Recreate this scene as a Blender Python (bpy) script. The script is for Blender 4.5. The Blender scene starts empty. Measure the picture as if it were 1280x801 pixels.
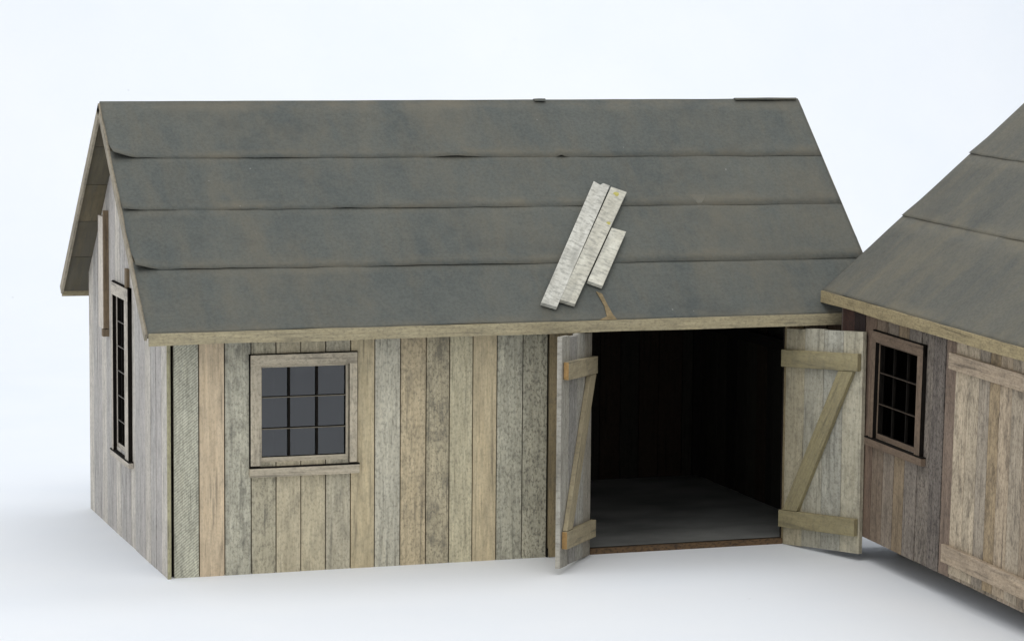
import bpy, bmesh, math, random
from mathutils import Vector, Matrix
import mathutils.noise as mn

scene = bpy.context.scene
col = scene.collection

# ---------------------------------------------------------------- camera
F_PX, YAW, PITCH, ROLL = 3638.857, 0.327255, -0.111772, 0.0082504
cy_, sy_ = math.cos(YAW), math.sin(YAW)
cp_, sp_ = math.cos(PITCH), math.sin(PITCH)
Fw = Vector((sy_*cp_, cy_*cp_, sp_)); Rt = Vector((cy_, -sy_, 0)); Up = Rt.cross(Fw)
Rr = Rt*math.cos(ROLL) + Up*math.sin(ROLL)
Ur = -Rt*math.sin(ROLL) + Up*math.cos(ROLL)
cam = bpy.data.cameras.new("camera")
cam_o = bpy.data.objects.new("camera", cam); col.objects.link(cam_o)
M = Matrix((Rr, Ur, -Fw)).transposed().to_4x4()
M.translation = Vector((-1.91942, -9.02941, 1.86833))
cam_o.matrix_world = M
cam.sensor_width = 36; cam.lens = 36*F_PX/1280
cam.clip_start = 0.1; cam.clip_end = 200
scene.camera = cam_o

# ---------------------------------------------------------------- light
w = bpy.data.worlds.new("World"); scene.world = w; w.use_nodes = True
bg = w.node_tree.nodes["Background"]
bg.inputs[0].default_value = (0.975, 0.985, 1.0, 1); bg.inputs[1].default_value = 0.82

def area(name, loc, target, size, power, color):
    l = bpy.data.lights.new(name, 'AREA'); l.shape = 'SQUARE'; l.size = size
    l.energy = power; l.color = color
    o = bpy.data.objects.new(name, l); col.objects.link(o)
    o.location = loc
    o.rotation_euler = (Vector(target)-Vector(loc)).to_track_quat('-Z', 'Y').to_euler()
    return o
area("softbox_key", (-0.5, -3.2, 8.0), (1.2, 0.3, 0.0), 4.5, 190, (1.0, 0.975, 0.94))
area("softbox_fill", (-7.5, 1.0, 5.0), (0.5, 0.8, 0.5), 3.0, 60, (0.94, 0.96, 1.0))
area("added_backdrop_light", (4.2, 3.0, 9.0), (4.6, 8.0, 2.0), 6.0, 235, (0.95, 0.97, 1.0))  # extra lamp out of view, added only to brighten the backdrop

vs = scene.view_settings
vs.view_transform = 'Standard'; vs.look = 'None'; vs.exposure = 0.0; vs.gamma = 1.0; vs.use_curve_mapping = False
scene.cycles.max_bounces = 8

# ---------------------------------------------------------------- helpers
def lin(c, k=1.0):
    out = []
    for v in c[:3]:
        v /= 255.0
        out.append(k*(v/12.92 if v <= 0.04045 else ((v+0.055)/1.055)**2.4))
    return (out[0], out[1], out[2], 1.0)

KW = 1.85      # wood albedo gain over the colour codes below

class MB:
    """Collects prisms; every face corner carries board colour, grain coordinates and wear."""
    def __init__(s):
        s.v = []; s.f = []
        s.mats = []
    def prism(s, pts0, pts1, colr=(150, 145, 125), mat=0, long=2, wear=(0.5, 0.3, 0), seed=None, k=None, emat=None):
        """pts0 / pts1: two matching loops (front, back). emat = material of the edge faces."""
        if seed is None: seed = random.random()*50
        n = len(pts0); base = len(s.v)
        c = lin(colr, KW if k is None else k)
        lum = .3*c[0]+.55*c[1]+.15*c[2]
        c = (c[0]*.80+lum*.21, c[1]*.80+lum*.195, c[2]*.80+lum*.19, 1.0)
        s.v += [Vector(p) for p in pts0] + [Vector(p) for p in pts1]
        em = mat if emat is None else emat
        info = (c, long, seed, wear)
        s.f.append((list(range(base, base+n)), mat, info))
        s.f.append((list(range(base+2*n-1, base+n-1, -1)), mat, info))
        for i in range(n):
            j = (i+1) % n
            s.f.append(([base+i, base+n+i, base+n+j, base+j], em, info))
    def box(s, x0, x1, y0, y1, z0, z1, **kw):
        s.prism([(x0, y0, z0), (x1, y0, z0), (x1, y0, z1), (x0, y0, z1)],
                [(x0, y1, z0), (x1, y1, z0), (x1, y1, z1), (x0, y1, z1)], **kw)
    def build(s, name, mats, parent=None, bevel=0.0, xf=None):
        me = bpy.data.meshes.new(name)
        vv = [xf(v) if xf else v for v in s.v]
        me.from_pydata(vv, [], [f[0] for f in s.f])
        for m in mats: me.materials.append(m)
        ca = me.color_attributes.new("board", 'FLOAT_COLOR', 'CORNER')
        ga = me.attributes.new("grain", 'FLOAT_VECTOR', 'CORNER')
        wa = me.attributes.new("wear", 'FLOAT_VECTOR', 'CORNER')
        li = 0
        for p, (idx, m, (c, lg, seed, wear)) in zip(me.polygons, s.f):
            p.material_index = m
            for k in idx:
                q = s.v[k]
                a = [q.x, q.y, q.z]
                if isinstance(lg, int):
                    al = a[lg]; o = [a[i] for i in range(3) if i != lg]
                else:
                    d = Vector(lg).normalized(); al = q.dot(d); r = q - d*al
                    o = [r.x + r.z*0.6, r.y]
                ca.data[li].color = c
                ga.data[li].vector = (o[0] + o[1]*1.0 + seed*1.7, al + seed*3.1, seed)
                wa.data[li].vector = wear
                li += 1
        bm = bmesh.new(); bm.from_mesh(me)
        bmesh.ops.recalc_face_normals(bm, faces=bm.faces)
        bm.to_mesh(me); bm.free()
        o = bpy.data.objects.new(name, me); col.objects.link(o)
        if parent: o.parent = parent
        if bevel:
            b = o.modifiers.new("bevel", 'BEVEL'); b.width = bevel; b.segments = 1; b.limit_method = 'ANGLE'
        return o

def N(nt, t, **kw):
    n = nt.nodes.new(t)
    for k, v in kw.items(): setattr(n, k, v)
    return n
def mathn(nt, op, a, b=None, clamp=False):
    n = N(nt, 'ShaderNodeMath', operation=op); n.use_clamp = clamp
    for i, x in enumerate((a, b)):
        if x is None: continue
        if hasattr(x, 'links'): nt.links.new(x, n.inputs[i])
        else: n.inputs[i].default_value = x
    return n.outputs[0]
def maprange(nt, x, a, b, c=0.0, d=1.0):
    n = N(nt, 'ShaderNodeMapRange'); nt.links.new(x, n.inputs[0])
    for i, v in enumerate((a, b, c, d)): n.inputs[i+1].default_value = v
    return n.outputs[0]
def mix(nt, fac, a, b, mode='MIX'):
    n = N(nt, 'ShaderNodeMix', data_type='RGBA', blend_type=mode)
    for s, x in ((0, fac), (6, a), (7, b)):
        if hasattr(x, 'links'): nt.links.new(x, n.inputs[s])
        else: n.inputs[s].default_value = x
    return n.outputs[2]
def noise(nt, vec, scale, detail=3, rough=0.55):
    n = N(nt, 'ShaderNodeTexNoise'); nt.links.new(vec, n.inputs['Vector'])
    n.inputs['Scale'].default_value = scale; n.inputs['Detail'].default_value = detail
    n.inputs['Roughness'].default_value = rough
    return n.outputs['Fac']
def vscale(nt, vec, s):
    n = N(nt, 'ShaderNodeMapping'); nt.links.new(vec, n.inputs[0]); n.inputs['Scale'].default_value = s
    return n.outputs[0]

def wood(name, gain=1.0, mottle=(0.074, 0.071, 0.062, 1), sat=1.0, rough=0.85):
    m = bpy.data.materials.new(name); m.use_nodes = True; nt = m.node_tree
    b = nt.nodes['Principled BSDF']
    at = N(nt, 'ShaderNodeAttribute', attribute_name='board').outputs['Color']
    gr = N(nt, 'ShaderNodeAttribute', attribute_name='grain').outputs['Vector']
    we = N(nt, 'ShaderNodeAttribute', attribute_name='wear').outputs['Vector']
    sp = N(nt, 'ShaderNodeSeparateXYZ'); nt.links.new(we, sp.inputs[0])
    fine = noise(nt, vscale(nt, gr, (130, 9, 1)), 1.0, 4, 0.65)
    wide = noise(nt, vscale(nt, gr, (22, 2.4, 1)), 1.0, 3, 0.55)
    spk = noise(nt, vscale(nt, gr, (140, 80, 1)), 1.0, 4, 0.7)
    blo = noise(nt, vscale(nt, gr, (26, 12, 1)), 1.0, 5, 0.7)
    c = mix(nt, maprange(nt, fine, 0.3, 0.7), at, (0.74, 0.73, 0.71, 1), 'MULTIPLY')
    # (multiply with factor: streaks of the grain)
    c = mix(nt, maprange(nt, wide, 0.35, 0.7, 0, 0.55), c, mix(nt, 1.0, c, (0.72, 0.72, 0.73, 1), 'MULTIPLY'))
    c = mix(nt, maprange(nt, noise(nt, vscale(nt, gr, (35, 4, 3)), 1.3, 3), 0.55, 0.75, 0, 0.5), c,
            mix(nt, 1.0, c, (1.28, 1.25, 1.2, 1), 'MULTIPLY'))
    f1 = mathn(nt, 'MULTIPLY', maprange(nt, spk, 0.50, 0.62), mathn(nt, 'ADD', sp.outputs[0], 0.15), True)
    c = mix(nt, mathn(nt, 'MULTIPLY', f1, 0.62), c, mottle)
    pale = mathn(nt, 'MULTIPLY', maprange(nt, spk, 0.46, 0.36), mathn(nt, 'MULTIPLY', sp.outputs[0], 0.5), True)
    c = mix(nt, pale, c, mix(nt, 1.0, c, (1.3, 1.32, 1.35, 1), 'MULTIPLY'))
    f2 = mathn(nt, 'MULTIPLY', maprange(nt, blo, 0.48, 0.66), mathn(nt, 'ADD', sp.outputs[1], 0.15), True)
    c = mix(nt, mathn(nt, 'MULTIPLY', f2, 0.6), c, tuple(1.5*x for x in mottle[:3]) + (1,))
    stk = noise(nt, vscale(nt, gr, (75, 3.5, 1)), 1.0, 4, 0.6)
    c = mix(nt, maprange(nt, stk, 0.56, 0.70, 0, 0.5), c, mottle)
    # diagonal saw marks
    wv = N(nt, 'ShaderNodeTexWave', wave_type='BANDS', bands_direction='X')
    mp = N(nt, 'ShaderNodeMapping'); nt.links.new(gr, mp.inputs[0]); mp.inputs['Rotation'].default_value = (0, 0, math.radians(52))
    nt.links.new(mp.outputs[0], wv.inputs['Vector'])
    wv.inputs['Scale'].default_value = 40; wv.inputs['Distortion'].default_value = 1.5
    wv.inputs['Detail'].default_value = 2; wv.inputs['Detail Scale'].default_value = 3
    f3 = mathn(nt, 'MULTIPLY', maprange(nt, wv.outputs['Fac'], 0.35, 0.8), sp.outputs[2], True)
    c = mix(nt, mathn(nt, 'MULTIPLY', f3, 0.36), c, mottle)
    nt.links.new(c, b.inputs['Base Color'])
    b.inputs['Roughness'].default_value = rough
    b.inputs['Specular IOR Level'].default_value = 0.2
    bp = N(nt, 'ShaderNodeBump'); bp.inputs['Strength'].default_value = 0.5; bp.inputs['Distance'].default_value = 0.003
    h = mathn(nt, 'ADD', fine, mathn(nt, 'MULTIPLY', spk, 0.6))
    nt.links.new(h, bp.inputs['Height']); nt.links.new(bp.outputs[0], b.inputs['Normal'])
    return m

def plain(name, c, rough=0.8, spec=0.2):
    m = bpy.data.materials.new(name); m.use_nodes = True; nt = m.node_tree
    b = nt.nodes['Principled BSDF']
    tc = N(nt, 'ShaderNodeTexCoord').outputs['Object']
    n = noise(nt, tc, 60, 3)
    cc = mix(nt, maprange(nt, n, 0.3, 0.7), c, tuple(x*0.6 for x in c[:3]) + (1,))
    nt.links.new(cc, b.inputs['Base Color']); b.inputs['Roughness'].default_value = rough
    b.inputs['Specular IOR Level'].default_value = spec
    return m

def paper(name, dark, lite, brown, bf):
    """Tar paper: cool grey with soft patches, drifting brown chalk and fine streaks down the slope."""
    m = bpy.data.materials.new(name); m.use_nodes = True; nt = m.node_tree
    b = nt.nodes['Principled BSDF']
    tc = N(nt, 'ShaderNodeTexCoord').outputs['Object']
    big = noise(nt, vscale(nt, tc, (3.0, 2.2, 2.2)), 1.0, 4, 0.55)
    sk = N(nt, 'ShaderNodeMapping'); nt.links.new(tc, sk.inputs[0])
    sk.inputs['Rotation'].default_value = (0, 0, math.radians(25)); sk.inputs['Scale'].default_value = (13, 3.0, 3.0)
    st = noise(nt, sk.outputs[0], 1.0, 5, 0.6)
    fine = noise(nt, tc, 95, 5, 0.8)
    mid = noise(nt, tc, 26, 5, 0.7)
    c = mix(nt, maprange(nt, big, 0.33, 0.68), dark, lite)
    c = mix(nt, mathn(nt, 'MULTIPLY', maprange(nt, st, 0.45, 0.75), bf), c, brown)
    c = mix(nt, maprange(nt, mid, 0.42, 0.66, 0, 0.5), c, lite)
    c = mix(nt, maprange(nt, fine, 0.42, 0.62, 0, 0.75), c, mix(nt, 1.0, c, (0.72, 0.72, 0.72, 1), 'MULTIPLY'))
    lp = N(nt, 'ShaderNodeAttribute', attribute_name='lap').outputs['Fac']
    band = mathn(nt, 'ADD', maprange(nt, lp, 0.0, 0.14, 1, 0), maprange(nt, lp, 0.74, 0.9, 0, 0.9))
    dn = maprange(nt, noise(nt, vscale(nt, tc, (5, 9, 9)), 1.0, 4, 0.65), 0.42, 0.66)
    c = mix(nt, mathn(nt, 'MULTIPLY', mathn(nt, 'MULTIPLY', band, dn, True), 0.6), c, brown)
    drift = maprange(nt, noise(nt, vscale(nt, tc, (1.7, 1.3, 1.3)), 1.0, 6, 0.75), 0.46, 0.66)
    c = mix(nt, mathn(nt, 'MULTIPLY', drift, 0.38), c, brown)
    dk = maprange(nt, noise(nt, vscale(nt, tc, (2.4, 3.5, 3.5)), 1.3, 3, 0.6), 0.56, 0.72)
    c = mix(nt, mathn(nt, 'MULTIPLY', dk, 0.45), c, (dark[0]*.78, dark[1]*.74, dark[2]*.73, 1))
    # a few pale flecks of dust
    vo = N(nt, 'ShaderNodeTexVoronoi'); nt.links.new(tc, vo.inputs['Vector']); vo.inputs['Scale'].default_value = 13
    fl = maprange(nt, vo.outputs['Distance'], 0.05, 0.02)
    vn = maprange(nt, noise(nt, tc, 5, 1), 0.55, 0.6)
    c = mix(nt, mathn(nt, 'MULTIPLY', fl, mathn(nt, 'MULTIPLY', vn, 0.5)), c, (0.4, 0.4, 0.38, 1))
    nt.links.new(c, b.inputs['Base Color']); b.inputs['Roughness'].default_value = 0.82
    b.inputs['Specular IOR Level'].default_value = 0.25
    bp = N(nt, 'ShaderNodeBump'); bp.inputs['Strength'].default_value = 0.25; bp.inputs['Distance'].default_value = 0.004
    nt.links.new(mathn(nt, 'ADD', fine, mathn(nt, 'MULTIPLY', mid, 1.5)), bp.inputs['Height'])
    nt.links.new(bp.outputs[0], b.inputs['Normal'])
    return m

W = wood('weathered_wood')
WB = wood('brown_weathered_wood', mottle=(0.028, 0.024, 0.022, 1))
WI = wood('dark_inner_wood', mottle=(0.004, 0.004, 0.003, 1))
WP = wood('whitewashed_wood', mottle=(0.22, 0.22, 0.2, 1))
CH = plain('charred_edge_and_shadow', (0.012, 0.010, 0.008, 1), 0.9, 0.1)
PA = paper('tar_paper', (0.085, 0.097, 0.094, 1), (0.124, 0.132, 0.119, 1), (0.172, 0.152, 0.110, 1), 0.42)
PB = paper('brown_tar_paper', (0.100, 0.104, 0.094, 1), (0.142, 0.138, 0.114, 1), (0.20, 0.175, 0.12, 1), 0.45)
RAW = plain('raw_cut_wood', lin((176, 142, 94)), 0.8)
BARE = plain('bare_torn_wood', lin((142, 126, 96)), 0.9)

def glass():
    m = bpy.data.materials.new('window_film'); m.use_nodes = True; nt = m.node_tree
    nt.nodes.clear()
    out = N(nt, 'ShaderNodeOutputMaterial'); tr = N(nt, 'ShaderNodeBsdfTransparent'); gl = N(nt, 'ShaderNodeBsdfGlossy')
    tr.inputs[0].default_value = (0.3, 0.3, 0.3, 1)
    gl.inputs['Roughness'].default_value = 0.06; gl.inputs['Color'].default_value = (0.95, 0.97, 1, 1)
    fr = N(nt, 'ShaderNodeFresnel'); fr.inputs[0].default_value = 1.62
    tc = N(nt, 'ShaderNodeTexCoord').outputs['Object']
    bp = N(nt, 'ShaderNodeBump'); bp.inputs['Strength'].default_value = 0.25; bp.inputs['Distance'].default_value = 0.01
    nt.links.new(noise(nt, tc, 7, 2), bp.inputs['Height']); nt.links.new(bp.outputs[0], gl.inputs['Normal'])
    mx = N(nt, 'ShaderNodeMixShader')
    nt.links.new(mathn(nt, 'MULTIPLY', fr.outputs[0], 1.45, True), mx.inputs[0])
    nt.links.new(tr.outputs[0], mx.inputs[1]); nt.links.new(gl.outputs[0], mx.inputs[2])
    nt.links.new(mx.outputs[0], out.inputs[0])
    return m
GL = glass()

def backdrop_mat():
    m = bpy.data.materials.new('white_backdrop'); m.use_nodes = True; nt = m.node_tree
    b = nt.nodes['Principled BSDF']
    tc = N(nt, 'ShaderNodeTexCoord').outputs['Object']
    c = mix(nt, maprange(nt, noise(nt, tc, 1.2, 3), 0.35, 0.7), (0.805, 0.84, 0.885, 1), (0.835, 0.86, 0.89, 1))
    c = mix(nt, maprange(nt, noise(nt, tc, 9, 4, 0.7), 0.62, 0.8, 0, 0.25), c, (0.76, 0.79, 0.81, 1))
    vo = N(nt, 'ShaderNodeTexVoronoi'); nt.links.new(tc, vo.inputs['Vector']); vo.inputs['Scale'].default_value = 2.6
    fl = mathn(nt, 'MULTIPLY', maprange(nt, vo.outputs['Distance'], 0.028, 0.008), maprange(nt, noise(nt, tc, 30, 2), 0.4, 0.6))
    c = mix(nt, mathn(nt, 'MULTIPLY', fl, 0.35), c, (0.45, 0.46, 0.45, 1))
    nt.links.new(c, b.inputs['Base Color']); b.inputs['Roughness'].default_value = 0.7
    b.inputs['Specular IOR Level'].default_value = 0.15
    bp = N(nt, 'ShaderNodeBump'); bp.inputs['Strength'].default_value = 0.12; bp.inputs['Distance'].default_value = 0.01
    nt.links.new(noise(nt, tc, 12, 4), bp.inputs['Height']); nt.links.new(bp.outputs[0], b.inputs['Normal'])
    return m

def empty(name, label, cat, loc=(0, 0, 0), group=None):
    o = bpy.data.objects.new(name, None); col.objects.link(o)
    o.empty_display_size = 0.1; o.location = loc
    o['label'] = label; o['category'] = cat
    if group: o['group'] = group
    return o

random.seed(7)

# ---------------------------------------------------------------- backdrop (one curved white sheet)
def backdrop():
    prof = [(-16, 0), (5.0, 0)]
    r = 3.0
    for i in range(1, 17):
        a = math.pi/2*i/16
        prof.append((5.0 + r*math.sin(a), r - r*math.cos(a)))
    prof.append((8.0, 14))
    vs_, fs = [], []
    for (y, z) in prof:
        vs_ += [(-22, y, z), (26, y, z)]
    for i in range(len(prof)-1):
        fs.append((2*i, 2*i+1, 2*i+3, 2*i+2))
    me = bpy.data.meshes.new('backdrop'); me.from_pydata(vs_, [], fs)
    for p in me.polygons: p.use_smooth = True
    me.materials.append(backdrop_mat())
    o = bpy.data.objects.new('backdrop', me); col.objects.link(o); o['kind'] = 'structure'
backdrop()

# ---------------------------------------------------------------- shed building blocks
def front(s, d, z): return (s, d, z)                    # wall plane facing -y (d = depth into the shed)
def side_left(s, d, z): return (d, s, z)                # wall plane facing -x

def plank_wall(mb, mapf, boards, z0, ztop, openings=(), depth=(0.0, 0.012), gap=0.0019):
    """boards: (s0, s1, colour, wear). ztop: function of s. openings: (s0, s1, z0, z1) cut out."""
    for (a, b, c, wear) in boards:
        seed = random.random()*50
        a_, b_ = a+gap, b-gap
        dz = random.uniform(-.003, .003)
        dd = random.uniform(-0.0012, 0.0012)
        cuts = sorted({a_, b_} | {e for o in openings for e in o[:2] if a_ < e < b_})
        for s0, s1 in zip(cuts, cuts[1:]):
            m_ = (s0+s1)/2
            spans = [(z0, None)]
            for o in openings:
                if o[0] < m_ < o[1]:
                    spans = [(z0, o[2]), (o[3], None)]
            for (za, zb) in spans:
                t0 = ztop(s0)+dz if zb is None else zb; t1 = ztop(s1)+dz if zb is None else zb
                if min(t0, t1) <= za+0.004: continue
                lp = [(s0, za), (s1, za), (s1, t1), (s0, t0)]
                mb.prism([mapf(s, depth[0]+dd, z) for s, z in lp], [mapf(s, depth[1]+dd, z) for s, z in lp],
                         colr=c, wear=wear, seed=seed, long=2, emat=1)

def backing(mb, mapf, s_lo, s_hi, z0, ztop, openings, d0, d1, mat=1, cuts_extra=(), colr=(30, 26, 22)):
    cuts = sorted({s_lo, s_hi, *cuts_extra} | {e for o in openings for e in o[:2]})
    for s0, s1 in zip(cuts, cuts[1:]):
        m_ = (s0+s1)/2; spans = [(z0, None)]
        for o in openings:
            if o[0] < m_ < o[1]: spans = [(z0, o[2]), (o[3], None)]
        for za, zb in spans:
            t0 = ztop(s0)-0.004 if zb is None else zb; t1 = ztop(s1)-0.004 if zb is None else zb
            if min(t0, t1) <= za+0.001: continue
            lp = [(s0, za), (s1, za), (s1, t1), (s0, t0)]
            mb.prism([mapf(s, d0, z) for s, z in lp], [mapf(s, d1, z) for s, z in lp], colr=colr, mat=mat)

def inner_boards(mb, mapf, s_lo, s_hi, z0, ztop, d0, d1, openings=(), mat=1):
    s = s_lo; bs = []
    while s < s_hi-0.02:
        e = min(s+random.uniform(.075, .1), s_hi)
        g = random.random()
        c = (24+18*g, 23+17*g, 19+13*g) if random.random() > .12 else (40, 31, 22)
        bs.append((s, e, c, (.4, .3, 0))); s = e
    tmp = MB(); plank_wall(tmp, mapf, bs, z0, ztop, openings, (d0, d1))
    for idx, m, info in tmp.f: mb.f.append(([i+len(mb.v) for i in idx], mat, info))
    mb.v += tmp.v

def surf(x, yy, off, G, sd):
    """A point over the roof slope; sd=+1 front slope, -1 back slope. G: dict of the roof's sizes."""
    z = G['ze'] + G['S']*(yy+G['e'])
    nrm = Vector((0, -G['S'], 1)).normalized()
    p = Vector((x, yy, z)) + nrm*off
    if sd < 0: p.y = G['D']-p.y
    return p

def paper_strip(name, G, sd, y0, y1, x0, x1, parent, mat, base, seed, curl=0.0, lift=0.004, sag=(), drop=False, rag=0.0022):
    """One course of tar paper: thin sheet with an uneven, slightly lifted lower edge."""
    nx, ny = 150, 7
    bm = bmesh.new(); grid = []; lap = []
    for j in range(ny+1):
        v = (j/ny)**1.7; row = []
        for i in range(nx+1):
            u = i/nx; x = x0+(x1-x0)*u
            n1 = mn.noise(Vector((x*2.3, seed*3.1, 0.5))); n2 = mn.noise(Vector((x*9, seed*5.7, 2.5)))
            n3 = mn.noise(Vector((x*30, seed*1.7, 7.5)))
            yy = y0+(y1-y0)*v
            if j == 0:
                yy += rag*(n1*.7+n2*.6+n3*.5)
                if base < .0018 and drop: yy -= .005+.017*u
            off = base
            lf = max(0.0, n1*1.5+n2*.9-0.02)*lift
            off += lf*max(0, 1-v*4.0) + 0.0015*mn.noise(Vector((x*6, yy*6, seed)))
            if curl:
                cx_ = max(0, 1-(x-x0)/0.085); off += curl*cx_**1.3*max(0, 1-v*4.5)
            for (xc, wd, h) in sag:
                t = max(0, 1-abs(x-xc)/wd); off += h*t*max(0, 1-v*4)
            # thickness of overlapping: upper part slides under the course above
            off -= 0.0012*v
            xx = x
            if i == 0: xx += 0.003*mn.noise(Vector((yy*25, seed, 1)))
            if i == nx: xx += 0.003*mn.noise(Vector((yy*25, seed, 9)))
            row.append(bm.verts.new(surf(xx, yy, off, G, sd))); lap.append(v)
        grid.append(row)
    for j in range(ny):
        for i in range(nx):
            bm.faces.new((grid[j][i], grid[j][i+1], grid[j+1][i+1], grid[j+1][i]))
    bmesh.ops.recalc_face_normals(bm, faces=bm.faces)
    if sum((f.normal.z for f in bm.faces)) < 0:
        bmesh.ops.reverse_faces(bm, faces=bm.faces)
    me = bpy.data.meshes.new(name); bm.to_mesh(me); bm.free()
    for p in me.polygons: p.use_smooth = True
    la = me.attributes.new("lap", 'FLOAT', 'POINT')
    for i_, v_ in enumerate(lap): la.data[i_].value = v_
    me.materials.append(mat)
    o = bpy.data.objects.new(name, me); col.objects.link(o); o.parent = parent
    so = o.modifiers.new("solid", 'SOLIDIFY'); so.thickness = 0.0007; so.offset = 1
    return o

def roof(G, root, mat, seams, wm, fcol, rcol, tone):
    """Deck of boards, tar paper courses on both slopes, fascia and rake boards."""
    xL, xR, e, D, ze, S = (G[k] for k in ('xL', 'xR', 'e', 'D', 'ze', 'S'))
    yr = D/2
    deck = MB()
    for sd in (1, -1):
        ys = [-e + (yr+e)*i/5 for i in range(6)]
        for a, b in zip(ys, ys[1:]):
            g = random.random()
            c = random.choice(((84, 77, 59), (76, 71, 56), (88, 80, 60), (72, 66, 52), (80, 75, 60)))
            pts = []
            for x in (xL, xR):
                pts.append([surf(x, a+.001, -.0035, G, sd), surf(x, b-.001, -.0035, G, sd),
                            surf(x, b-.001, -.027, G, sd), surf(x, a+.001, -.027, G, sd)])
            deck.prism(pts[0], pts[1], colr=tuple(t*tone for t in c), long=0, wear=(.5, .7, 0))
    rf = deck.build('roof', [wm], root)
    for sd in (1, -1):
        ys = [-e-.004]+seams+[yr+.001]
        for i, (a, b) in enumerate(zip(ys, ys[1:])):
            last = i == len(ys)-2
            top = b if last else b+.02
            paper_strip('tar_paper_course', G, sd, a, top, xL-.003, xR+.004, rf, mat,
                        .0016 if i else .0015, i*3.3+(0 if sd > 0 else 40)+G['seed'],
                        curl=(G['curl'][i] if sd > 0 else 0.004), lift=G['lift'][i], drop=(i > 0 and G['seed'] == 1.0), sag=G['sag'].get(i, ()) if sd > 0 else ())
    # fascia boards along both eaves (uneven hand-cut lower edge)
    for sd in (1, -1):
        fb = MB(); n = 40; g = Vector((0, 0, 0))
        for i in range(n):
            xa = xL+(xR-xL)*i/n; xb = xL+(xR-xL)*(i+1)/n
            def lo(x): return ze-.040+.003*mn.noise(Vector((x*3, sd, 4)))
            def hi(x): return ze-.0015+.002*mn.noise(Vector((x*5, sd, 8)))
            y0, y1 = -e-.011, -e
            if sd < 0: y0, y1 = D+e, D+e+.011
            fb.prism([(xa, y0, lo(xa)), (xb, y0, lo(xb)), (xb, y0, hi(xb)), (xa, y0, hi(xa))],
                     [(xa, y1, lo(xa)), (xb, y1, lo(xb)), (xb, y1, hi(xb)), (xa, y1, hi(xa))],
                     colr=fcol, long=0, wear=(.35, .35, 0), seed=11+sd)
        bm_o = fb.build('fascia', [wm], root)
        b2 = bmesh.new(); b2.from_mesh(bm_o.data); bmesh.ops.remove_doubles(b2, verts=b2.verts, dist=1e-5)
        # inner faces between the short lengths
        dup = [f for f in b2.faces if abs(f.normal.x) > .9 and xL+.01 < f.calc_center_median().x < xR-.01]
        bmesh.ops.delete(b2, geom=dup, context='FACES_ONLY'); b2.to_mesh(bm_o.data); b2.free()
    # rake boards on both gable ends
    for sd in (1, -1):
        for xa, xb in ((xL-.009, xL-.0005), (xR+.0005, xR+.009)):
            rk = MB()
            a, b = -e, yr-.002
            L = [surf(xa, a, -.004, G, sd), surf(xa, b, -.004, G, sd), surf(xa, b, -.036, G, sd), surf(xa, a, -.036, G, sd)]
            R_ = [surf(xb, a, -.004, G, sd), surf(xb, b, -.004, G, sd), surf(xb, b, -.036, G, sd), surf(xb, a, -.036, G, sd)]
            rk.prism(L, R_, colr=rcol, long=(0, 1, G['S']*sd), wear=(.3, .3, 0))
            rk.build('rake_board', [wm], root)
    return rf

def window(root, mapf, cs, cz, inner, sill, vm, hm, wm, colr, pane=False, t=.013):
    """casing outer cs=(s0,s1) cz=(z0,z1); inner opening (s0,s1,z0,z1); sill (s0,s1,z0,z1);
    vm / hm: positions of the muntins. All protrude towards negative depth."""
    s0, s1 = cs; z0, z1 = cz; a, b, c, d = inner
    def bx(mb, sa, sb, da, db, za, zb, **kw):
        mb.prism([mapf(sa, da, za), mapf(sb, da, za), mapf(sb, da, zb), mapf(sa, da, zb)],
                 [mapf(sa, db, za), mapf(sb, db, za), mapf(sb, db, zb), mapf(sa, db, zb)], **kw)
    m = MB(); kw = dict(emat=1, wear=(.4, .45, 0))
    hl = 0 if mapf is front else 1
    bx(m, s0, a, -t, 0, z0, z1-(z1-d), colr=colr, **kw)
    bx(m, b, s1, -t, 0, z0, d, colr=colr, **kw)
    bx(m, s0, s1, -t, 0, d+.0005, z1, colr=colr, long=hl, **kw)
    # dark plate behind the casing: charred outline, with its right-hand shadow as colour
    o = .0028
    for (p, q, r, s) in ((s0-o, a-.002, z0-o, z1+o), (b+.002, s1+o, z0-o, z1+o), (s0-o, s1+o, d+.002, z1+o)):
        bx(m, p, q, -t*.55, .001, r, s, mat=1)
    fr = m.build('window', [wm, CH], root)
    si = MB()
    bx(si, sill[0], sill[1], -t*1.25, .0, sill[2], sill[3], colr=colr, long=hl, emat=0, wear=(.2, .3, 0))
    bx(si, sill[0]-.001, sill[1]+.001, -t*1.3, .0, sill[3]+.0003, sill[3]+.004, colr=colr, mat=1)
    si.build('sill', [wm, CH], fr)
    sh = MB(); f = .007; dp = (.002, .012)
    bx(sh, a, b, *dp, c, c+.016, colr=colr, long=hl, emat=1, wear=(.2, .2, 0))
    bx(sh, a, b, *dp, d-.007, d, colr=colr, long=hl, emat=1, wear=(.2, .2, 0))
    bx(sh, a, a+.006, *dp, c+.0165, d-.0075, colr=colr, emat=1, wear=(.2, .2, 0))
    bx(sh, b-.009, b, *dp, c+.0165, d-.0075, colr=colr, emat=1, wear=(.2, .2, 0))
    sh.build('sash', [wm, CH], fr)
    for s in vm:
        mu = MB(); bx(mu, s-.0032, s+.0032, .004, .012, c+.017, d-.008, colr=colr, mat=1)
        mu.build('muntin', [wm, CH], fr)
    for z in hm:
        mu = MB(); bx(mu, a+.0065, b-.0095, .001, .0115, z-.0020, z+.0014, colr=tuple(x*.6 for x in colr), long=hl, emat=1)
        mu.build('muntin', [wm, CH], fr)
    if pane:
        p = MB(); bx(p, a+.001, b-.001, .0125, .0135, c+.001, d-.001, mat=0)
        p.build('pane', [GL], fr)
    return fr

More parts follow.
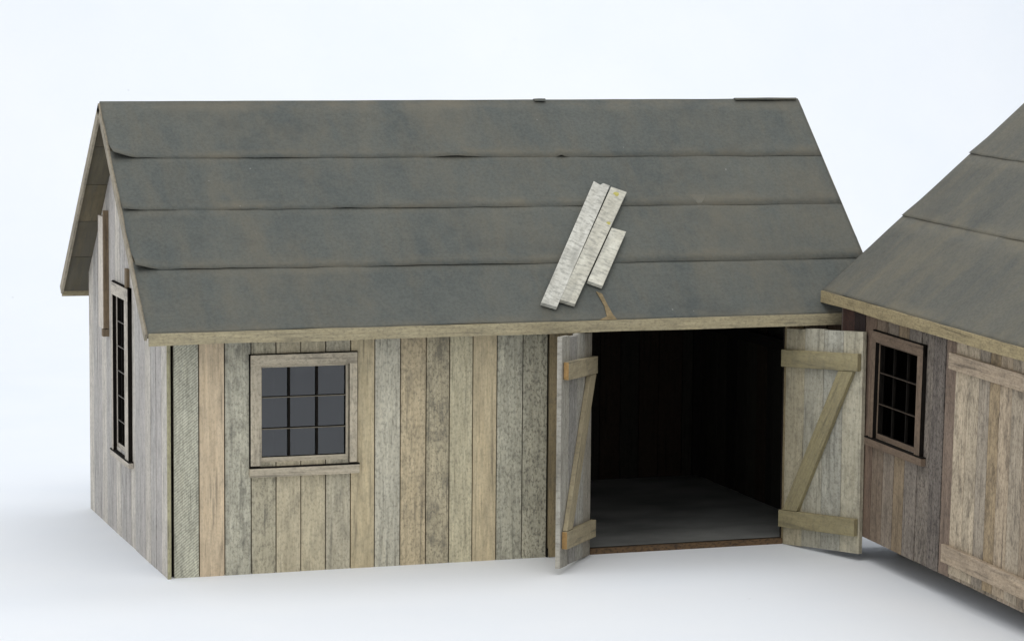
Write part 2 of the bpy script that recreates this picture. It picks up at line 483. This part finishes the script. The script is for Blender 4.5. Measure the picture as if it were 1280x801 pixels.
# ================================================================ SHED A
D = 1.33514; eA = .10147; zeA = .80402; SA = .8999
GA = dict(xL=-.0894, xR=2.4564, e=eA, D=D, ze=zeA, S=SA, seed=1.0,
          curl=(0, .026, .010, .028), lift=(.002, .0045, .004, .0045),
          sag={3: ((1.475, .02, .012), (1.10, .10, .004), (.45, .2, .004)), 2: ((.9, .3, .003),), 1: ((1.0, .35, .004),)})
shedA = empty('model_shed', 'grey plank model shed with both doors swung open and a glazed nine pane front window', 'model shed', (1.18, .66, 0))
shedA_parts = []
MI = Matrix.Translation(-Vector((1.18, .66, 0)))

def under(y):
    yy = min(y, D-y)
    return zeA + SA*(yy+eA) - .038

WINA = (.2935, .588, .362, .676)
DOORA = (1.428, 2.1317, .02, .775)
bF = [(.010, .093, (166, 166, 147), (.4, .25, 1)), (.093, .1768, (176, 158, 128), (.12, .12, 0)),
      (.1768, .2637, (154, 152, 134), (.5, .8, 0)), (.2637, .3458, (152, 146, 122), (.55, .45, 0)),
      (.3458, .4284, (160, 151, 124), (.3, .4, 0)), (.4284, .5114, (163, 154, 126), (.3, .3, 0)),
      (.5114, .595, (156, 150, 128), (.4, .4, 0)), (.595, .6763, (166, 153, 119), (.15, .3, 0)),
      (.6763, .7635, (162, 159, 141), (.45, .15, 0)), (.7635, .8512, (164, 150, 118), (.5, .5, 0)),
      (.8512, .9312, (152, 143, 116), (.7, .95, 0)), (.9312, 1.0116, (167, 160, 130), (.4, .2, 0)),
      (1.0116, 1.0952, (170, 156, 122), (.15, .2, 0)), (1.0952, 1.185, (156, 154, 135), (.6, .5, 0)),
      (1.185, 1.272, (150, 147, 127), (.9, .5, 0)), (1.36, 1.428, (128, 112, 76), (.2, .3, 0)),
      (2.1317, 2.20, (135, 120, 85), (.3, .3, 0)), (2.20, 2.285, (100, 90, 78), (.5, .4, 0)), (2.285, 2.365, (95, 80, 66), (.5, .4, 0))]
m = MB()
plank_wall(m, front, bF, .0, lambda s: .855, (WINA,), (0, .012))
m.box(1.429, 2.131, .0, .012, .776, .855, colr=(120, 105, 75), long=0)
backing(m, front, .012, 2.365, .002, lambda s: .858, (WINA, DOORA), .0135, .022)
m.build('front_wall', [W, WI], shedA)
# brown trim post left of the doors
m = MB(); m.box(1.279, 1.3585, -.010, .0125, 0.002, .857, colr=(130, 116, 84), wear=(.3, .5, 0))
m.build('door_post', [W], shedA)
m = MB(); m.box(1.2735, 1.278, -.004, .0125, 0, .03, colr=(30, 26, 20), k=.6); m.build('post_block', [W], shedA)

# left side wall
bounds = [-.004 + (D+.004)*i/16 for i in range(17)]
cols = [(168, 163, 153), (163, 158, 151), (152, 149, 144), (168, 162, 153), (160, 155, 148), (154, 150, 145), (168, 162, 154), (162, 157, 150)]
bS = []
WINS = (.615, .818, .305, .832)
for i in range(16):
    bS.append((bounds[i], bounds[i+1], cols[(i*5+i//3) % 8], (.25, .3, 0)))
m = MB()
def split_mid(bl):
    out = []
    for b in bl:
        if b[0] < D/2-.001 and b[1] > D/2+.001:
            out += [(b[0], D/2+.0016, b[2], b[3]), (D/2-.0016, b[1], b[2], b[3])]
        else: out.append(b)
    return out
plank_wall(m, side_left, split_mid(bS), 0, under, (WINS,), (-.012, 0), gap=.0012)
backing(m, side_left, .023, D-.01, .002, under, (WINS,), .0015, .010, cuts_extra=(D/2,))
m.build('side_wall', [W, WI], shedA)
# pale edge strip of the corner
m = MB(); m.box(-.012, -.001, -.012, -.0052, 0, .80, colr=(140, 136, 104), wear=(.3, .2, 0)); m.build('corner_strip', [W], shedA)
# upright battens on the gable
m = MB(); m.box(-.030, -.0125, .945, .960, .70, 1.11, colr=(104, 88, 66), wear=(.2, .2, 0), emat=0); m.build('gable_batten', [WB], shedA)
m = MB(); m.box(-.031, -.0125, .961, 1.045, .698, 1.088, colr=(176, 168, 156), wear=(.2, .1, 0)); m.build('gable_batten', [W], shedA)
m = MB(); m.box(-.034, -.0125, .944, .975, .672, .697, colr=(106, 90, 68), wear=(.2, .2, 0)); m.build('batten_block', [W], shedA)
m = MB(); m.box(-.022, -.0125, .585, .62, .845, .94, colr=(100, 86, 64), wear=(.2, .2, 0)); m.build('gable_batten', [W], shedA)

# right side wall and rear wall
def side_right(s, d, z): return (2.377-d, s, z)
def rear(s, d, z): return (s, D-d, z)
m = MB()
bR = [(.004+(D-.004)*i/16, .004+(D-.004)*(i+1)/16, random.choice(cols), (.3, .4, 0)) for i in range(16)]
plank_wall(m, side_right, split_mid(bR), 0, under, (), (0, .0115))
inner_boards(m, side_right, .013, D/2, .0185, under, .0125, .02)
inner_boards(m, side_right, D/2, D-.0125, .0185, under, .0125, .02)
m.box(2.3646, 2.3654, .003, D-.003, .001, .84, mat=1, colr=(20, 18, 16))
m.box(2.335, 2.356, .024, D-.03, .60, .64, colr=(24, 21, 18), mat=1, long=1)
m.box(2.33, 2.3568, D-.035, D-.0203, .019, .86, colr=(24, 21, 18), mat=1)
m.build('side_wall', [W, WI], shedA)
m = MB()
bB = [(2.364*i/28, 2.364*(i+1)/28, random.choice(cols), (.3, .4, 0)) for i in range(28)]
plank_wall(m, rear, bB, 0, lambda s: .855, (), (0, .0115))
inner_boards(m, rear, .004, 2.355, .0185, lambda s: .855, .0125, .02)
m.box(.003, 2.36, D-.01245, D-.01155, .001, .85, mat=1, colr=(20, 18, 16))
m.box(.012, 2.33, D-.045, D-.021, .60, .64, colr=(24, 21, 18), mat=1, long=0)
m.build('rear_wall', [W, WI], shedA)
# floor plate with a raw brown edge
FLM = plain('grey_floor', (0.16, 0.165, 0.16, 1), .75)
def floor_mat():
    m_ = bpy.data.materials.new('worn_grey_floor'); m_.use_nodes = True; nt = m_.node_tree
    b = nt.nodes['Principled BSDF']; tc = N(nt, 'ShaderNodeTexCoord').outputs['Object']
    c = mix(nt, maprange(nt, noise(nt, vscale(nt, tc, (1.6, 2.6, 1)), 1.7, 5), .3, .7), (0.09, 0.094, 0.09, 1), (0.23, 0.235, 0.225, 1))
    nt.links.new(c, b.inputs['Base Color']); b.inputs['Roughness'].default_value = .75
    return m_
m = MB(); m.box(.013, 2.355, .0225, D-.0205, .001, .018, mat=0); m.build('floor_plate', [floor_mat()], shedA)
SILLM = plain('brown_sill', lin((118, 78, 36)), .9)
m = MB(); m.box(1.4285, 2.131, -.002, .022, 0, .019, mat=0, colr=(88, 68, 44), long=0, wear=(1, .9, 0)); m.build('door_sill', [WB], shedA)

# front and side windows
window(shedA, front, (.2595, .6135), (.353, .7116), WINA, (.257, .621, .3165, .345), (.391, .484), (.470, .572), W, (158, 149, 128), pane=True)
def side_left_out(s, d, z): return (d-.0125, s, z)
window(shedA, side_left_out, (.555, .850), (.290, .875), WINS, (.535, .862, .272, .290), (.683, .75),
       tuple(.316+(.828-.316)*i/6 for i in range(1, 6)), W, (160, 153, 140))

roofA = roof(GA, shedA, PA, [.102, .2964, .473], W, (142, 133, 103), (134, 126, 108), 1.0)
# lifted cap piece at the right end of the ridge, a small tab and the torn patch over the eave
def ridge_piece(name, xa, xb, w_, h, parent, G, mat):
    bm = bmesh.new(); n = max(6, int((xb-xa)/.02)); rows = []
    yr = G['D']/2
    for i in range(n+1):
        x = xa+(xb-xa)*i/n
        k = mn.noise(Vector((x*9, 3, 3))); hh = h*(.5+.5*math.sin(math.pi*min(1, (i/n)*1.2)))+.002*k
        rows.append([bm.verts.new(surf(x, yr-w_*(1+.3*k), .006, G, 1)), bm.verts.new(surf(x, yr-w_*.5, .006+hh*.7, G, 1)),
                     bm.verts.new(surf(x, yr-.0005, .004+hh, G, 1)), bm.verts.new(surf(x, yr-w_*.6, .005+hh*.5, G, -1)),
                     bm.verts.new(surf(x, yr-w_*1.2, .006, G, -1))])
    for a, b in zip(rows, rows[1:]):
        for j in range(4): bm.faces.new((a[j], b[j], b[j+1], a[j+1]))
    bmesh.ops.recalc_face_normals(bm, faces=bm.faces)
    me = bpy.data.meshes.new(name); bm.to_mesh(me); bm.free(); me.materials.append(mat)
    o = bpy.data.objects.new(name, me); col.objects.link(o); o.parent = parent
    so = o.modifiers.new('solid', 'SOLIDIFY'); so.thickness = .002; so.offset = 1
ridge_piece('ridge_flap', 2.21, 2.452, .007, .0022, roofA, GA, PA)
ridge_piece('ridge_flap', 1.445, 1.487, .008, .0018, roofA, GA, PA)
def patch(pts, G, off, name, mat, parent, th=.0015):
    bm = bmesh.new(); vs_ = [bm.verts.new(surf(x, y, off, G, 1)) for x, y in pts]; bm.faces.new(vs_)
    bmesh.ops.recalc_face_normals(bm, faces=bm.faces)
    me = bpy.data.meshes.new(name); bm.to_mesh(me); bm.free(); me.materials.append(mat)
    o = bpy.data.objects.new(name, me); col.objects.link(o); o.parent = parent
    so = o.modifiers.new('solid', 'SOLIDIFY'); so.thickness = th; so.offset = 1
patch([(1.434, -.012), (1.452, -.020), (1.459, -.06), (1.466, -.09), (1.474, -.106), (1.412, -.106), (1.442, -.095), (1.446, -.06)],
      GA, .0062, 'torn_patch', BARE, roofA)

# doors (leaf standing open, inner side with battens and brace)
def leaf(hinge, free, zf, h, cols_, n_dir, bat_over, parent, name='door', bcol=(136, 126, 98), end_raw=True, up_brace='free', bat_in=.02, gap0=0.0, dz_bat=0.0):
    hx, hy = hinge; d = Vector((free[0]-hx, free[1]-hy, 0)); Lw = d.length; d.normalize(); n_ = Vector((n_dir[0], n_dir[1], 0)).normalized()
    shear = zf/Lw
    def mp(a, t, z): return Vector((hx, hy, gap0)) + d*a + n_*t + Vector((0, 0, z + shear*a))
    def bx(mb, a0, a1, t0, t1, z0, z1, **kw):
        mb.prism([mp(a0, t1, z0), mp(a1, t1, z0), mp(a1, t1, z1), mp(a0, t1, z1)],
                 [mp(a0, t0, z0), mp(a1, t0, z0), mp(a1, t0, z1), mp(a0, t0, z1)], **kw)
    m_ = MB(); k = len(cols_)
    for i, (c, wr) in enumerate(cols_):
        a0, a1 = Lw*i/k, Lw*(i+1)/k
        bx(m_, a0+.0008, a1-.0008, -.016, random.uniform(-.001, .0005), random.uniform(0, .003), h-random.uniform(0, .006), colr=c, wear=wr)
    # dark joint strips behind the gaps
    bx(m_, .004, Lw-.004, -.011, -.005, .006, h-.01, mat=1)
    dr = m_.build(name, [W, CH], parent)
    for (z0, z1) in ((.062, .120), (.614+dz_bat, .672+dz_bat)):
        b = MB(); bx(b, -bat_over, Lw-bat_in, .0008, .018, z0, z1, colr=bcol, long=tuple(d), wear=(.2, .25, 0)); b.build('batten', [W], dr, bevel=.001)
        if end_raw:
            b = MB(); bx(b, Lw-bat_in+.0002, Lw-bat_in+.0015, .0012, .0176, z0+.001, z1-.001, mat=0); b.build('batten_end', [RAW], dr)
    b = MB(); w_ = .072
    if up_brace == 'free': a_lo, a_hi = .012, Lw-.03-w_
    else: a_lo, a_hi = Lw-.025-w_, .002
    zl, zh = .1215, .6125+dz_bat
    b.prism([mp(a_lo, .016, zl), mp(a_lo+w_, .016, zl), mp(a_hi+w_, .016, zh), mp(a_hi, .016, zh)],
            [mp(a_lo, .0008, zl), mp(a_lo+w_, .0008, zl), mp(a_hi+w_, .0008, zh), mp(a_hi, .0008, zh)],
            colr=bcol, long=tuple(d*(a_hi-a_lo)+Vector((0, 0, zh-zl))), wear=(.2, .2, 0))
    b.build('brace', [W], dr, bevel=.001)
    return dr
leaf((1.4275, -.004), (1.212, -.306), .022, .755,
     [((132, 128, 116), (.4, .5, 0)), ((142, 141, 132), (.5, .5, 0)), ((128, 127, 122), (.6, .5, 0)), ((138, 136, 126), (.4, .4, 0))],
     (.814, -.581), .007, shedA, up_brace='hinge')
leaf((2.1325, -.004), (2.246, -.366), .024, .748,
     [((150, 142, 116), (.3, .4, 0)), ((146, 143, 126), (.3, .3, 0)), ((142, 141, 128), (.4, .3, 0)), ((154, 149, 128), (.3, .4, 0))],
     (-.954, -.3), .006, shedA, end_raw=False, bat_in=.006, up_brace='free', bcol=(130, 121, 86))

for o in shedA.children: o.matrix_parent_inverse = MI

# ================================================================ loose planks on the roof
def roof_plank(top_l, top_r, bot_l, bot_r, colr, label, raw, lift=0.0):
    def q(p, off): return surf(p[0], p[1], off, GA, 1)
    c = Vector((0, 0, 0))
    th = (.0085+lift, .0235+lift)
    m_ = MB()
    jag = [(top_l[0], top_l[1]), (top_l[0]*.65+top_r[0]*.35, top_l[1]*.65+top_r[1]*.35-.008),
           (top_l[0]*.4+top_r[0]*.6, top_l[1]*.4+top_r[1]*.6+.002), (top_r[0], top_r[1])] if raw == 2 else [top_l, top_r]
    loop = [bot_l, bot_r] + jag[::-1]
    ax = (Vector(q(top_l, 0))-Vector(q(bot_l, 0)))
    m_.prism([q(p, th[1]) for p in loop], [q(p, th[0]) for p in loop], colr=colr, long=tuple(ax), wear=(.75, .25, 0), k=1.0)
    o = m_.build('loose_plank', [WP], None, bevel=.0008)
    o['label'] = label; o['category'] = 'plank'; o['group'] = 'loose whitish planks lying on the shed roof'
    # move the origin to the plank
    ctr = sum((v.co for v in o.data.vertices), Vector())/len(o.data.vertices)
    for v in o.data.vertices: v.co -= ctr
    o.location = ctr
    return o
# measured on the roof slope (x, y): two long ones side by side and a short one on the right
p1 = roof_plank((1.553, .354), (1.606, .337), (1.222, -.055), (1.272, -.071), (214, 215, 204), 'longest whitish plank on the shed roof, leftmost of three, with a jagged top end', 2)
p2 = roof_plank((1.609, .333), (1.659, .313), (1.291, -.047), (1.338, -.063), (212, 211, 194), 'middle whitish plank of three on the shed roof, with two small yellow spots', 1)
def spot(px, r_, parent):
    me = bpy.data.meshes.new('stain_spot'); bm = bmesh.new()
    vs_ = [bm.verts.new(surf(px[0]+r_*math.cos(a*.7)*(1+.3*math.sin(a*2.1)), px[1]+r_*.8*math.sin(a*.7), .0238, GA, 1)-parent.location) for a in range(9)]
    f = bm.faces.new(vs_); f.normal_update()
    if f.normal.z < 0: f.normal_flip()
    bm.to_mesh(me); bm.free(); me.materials.append(YEL)
    o = bpy.data.objects.new('stain_spot', me); col.objects.link(o); o.parent = parent
YEL = plain('yellow_stain', lin((196, 188, 112)), .9)
spot((1.618, .306), .010, p2); spot((1.553, .205), .007, p2)
p3 = roof_plank((1.559, .190), (1.606, .175), (1.409, .013), (1.455, -.0065), (214, 214, 198), 'shortest whitish plank, right of the three lying on the shed roof', 1)

# ================================================================ SHED B
U = Vector((-.03058, -.99945, -.01263)); V = Vector((.99948, -.03045, -.01057)); Z = Vector((.01018, -.01295, .99986))
OB = Vector((2.2683, -.1338, .0858))
shedB = empty('model_shed', 'browner plank model shed at the right edge with a closed batten door', 'model shed')
MB_ = Matrix((U, V, Z)).transposed().to_4x4(); MB_.translation = OB
shedB.matrix_world = MB_
LB = 2.4; DB = 1.50; SB = .8818
GB = dict(xL=-.075, xR=LB+.075, e=.0399, D=DB, ze=.7915, S=SB, seed=9.0, curl=(0, .003, .003, 0), lift=(.001, .002, .002, .002), sag={})
def underB(y):
    yy = min(y, DB-y)
    return .7915 + SB*(yy+.0399) - .038
WINB = (.305, .628, .345, .662)
bd = [(.0, .10, (78, 56, 49), (.3, .5, 0)), (.10, .19, (50, 41, 39), (.4, .3, 0)), (.19, .28, (104, 86, 71), (.3, .4, 0)),
      (.28, .37, (112, 97, 80), (.4, .4, 0)), (.37, .455, (116, 105, 91), (.4, .5, 0)), (.455, .535, (120, 104, 80), (.3, .3, 0)),
      (.535, .63, (112, 104, 94), (.6, .4, 0)), (.63, .72, (108, 100, 90), (.8, .8, 0)), (.72, .81, (98, 91, 84), (.8, .9, 0)),
      (.81, .885, (112, 96, 82), (.4, .4, 0))]
s = .885
while s < LB:
    g = random.random(); bd.append((s, min(s+.085, LB), (120+30*g, 110+24*g, 94+20*g), (.5, .4, 0))); s += .085
m = MB()
plank_wall(m, front, bd, 0, lambda s: .815, (WINB,), (0, .012))
backing(m, front, .005, LB-.005, .002, lambda s: .818, (WINB,), .0135, .022)
m.build('front_wall', [WB, WI], shedB)
m = MB()
def splB(bl):
    out = []
    for b in bl:
        if b[0] < DB/2-.001 and b[1] > DB/2+.001: out += [(b[0], DB/2+.0016, b[2], b[3]), (DB/2-.0016, b[1], b[2], b[3])]
        else: out.append(b)
    return out
for nm, mf in (('side_wall', lambda s, d, z: (d-.012, s, z)), ('side_wall', lambda s, d, z: (LB+.012-d, s, z))):
    m = MB()
    bl = [(DB*i/17, DB*(i+1)/17, random.choice(((120, 104, 90), (104, 92, 84), (134, 118, 98))), (.4, .4, 0)) for i in range(17)]
    plank_wall(m, mf, splB(bl), 0, underB, (), (0, .0118))
    backing(m, mf, .023, DB-.013, .002, underB, (), .013, .020, cuts_extra=(DB/2,))
    m.build(nm, [WB, WI], shedB)
m = MB()
bl = [(LB*i/28, LB*(i+1)/28, random.choice(((120, 104, 90), (104, 92, 84), (134, 118, 98))), (.4, .4, 0)) for i in range(28)]
plank_wall(m, lambda s, d, z: (s, DB-d, z), bl, 0, lambda s: .815, (), (0, .012))
m.build('rear_wall', [WB, WI], shedB)
m = MB(); m.box(.01, LB-.01, .024, DB-.014, .001, .012, colr=(60, 50, 40), long=0); m.build('floor_plate', [WI], shedB)
window(shedB, front, (.272, .668), (.345, .697), WINB, (.250, .690, .316, .340), (.415, .520), (.460, .563), WB, (100, 84, 68))
# closed door: planks, two battens
m = MB(); s = .905
dcols = [(160, 146, 122), (156, 143, 120), (134, 124, 108), (140, 122, 92), (152, 136, 112), (146, 134, 114), (132, 118, 98), (152, 138, 116), (140, 128, 110), (170, 150, 120)]
for i, c in enumerate(dcols):
    wd = (.085, .078, .072, .068, .078)[i % 5]
    z0 = .016; 
    m.box(s+.001, s+wd-.001, -.011, -.0005, z0, .752+random.uniform(-.004, .004), colr=c, wear=(.4, .75, 0)); s += wd
dE = s
m.box(.908, dE-.003, -.006, -.0003, .02, .745, mat=1)
dB = m.build('door', [WB, CH], shedB)
for z0, z1 in ((.050, .106), (.655, .706)):
    b = MB(); b.box(.880, dE, -.026, -.0115, z0, z1, colr=(146, 130, 108), long=0, wear=(.3, .3, 0)); b.build('batten', [WB], dB, bevel=.001)
# recessed foundation that carries the slightly raised shed: reaches the table everywhere
def toB(p): 
    d = Vector(p)-OB; return Vector((d.dot(U), d.dot(V), d.dot(Z)))
m = MB(); rec = .05
top = [(.14, .17, .0), (LB-rec, .14, .0), (LB-rec, DB-rec, .0), (.14, DB-rec, .0)]
bot = []
for p in top:
    wv_ = OB+U*p[0]+V*p[1]+Z*p[2]; bot.append(toB((wv_.x, wv_.y, 0.0)))
m.prism(top, bot, colr=(92, 84, 62), long=0, wear=(.3, .4, 0))
m.build('foundation', [WB], shedB)
roof(GB, shedB, PB, [-.0399+.2819, -.0399+.5223], WB, (134, 121, 86), (122, 112, 88), .9)
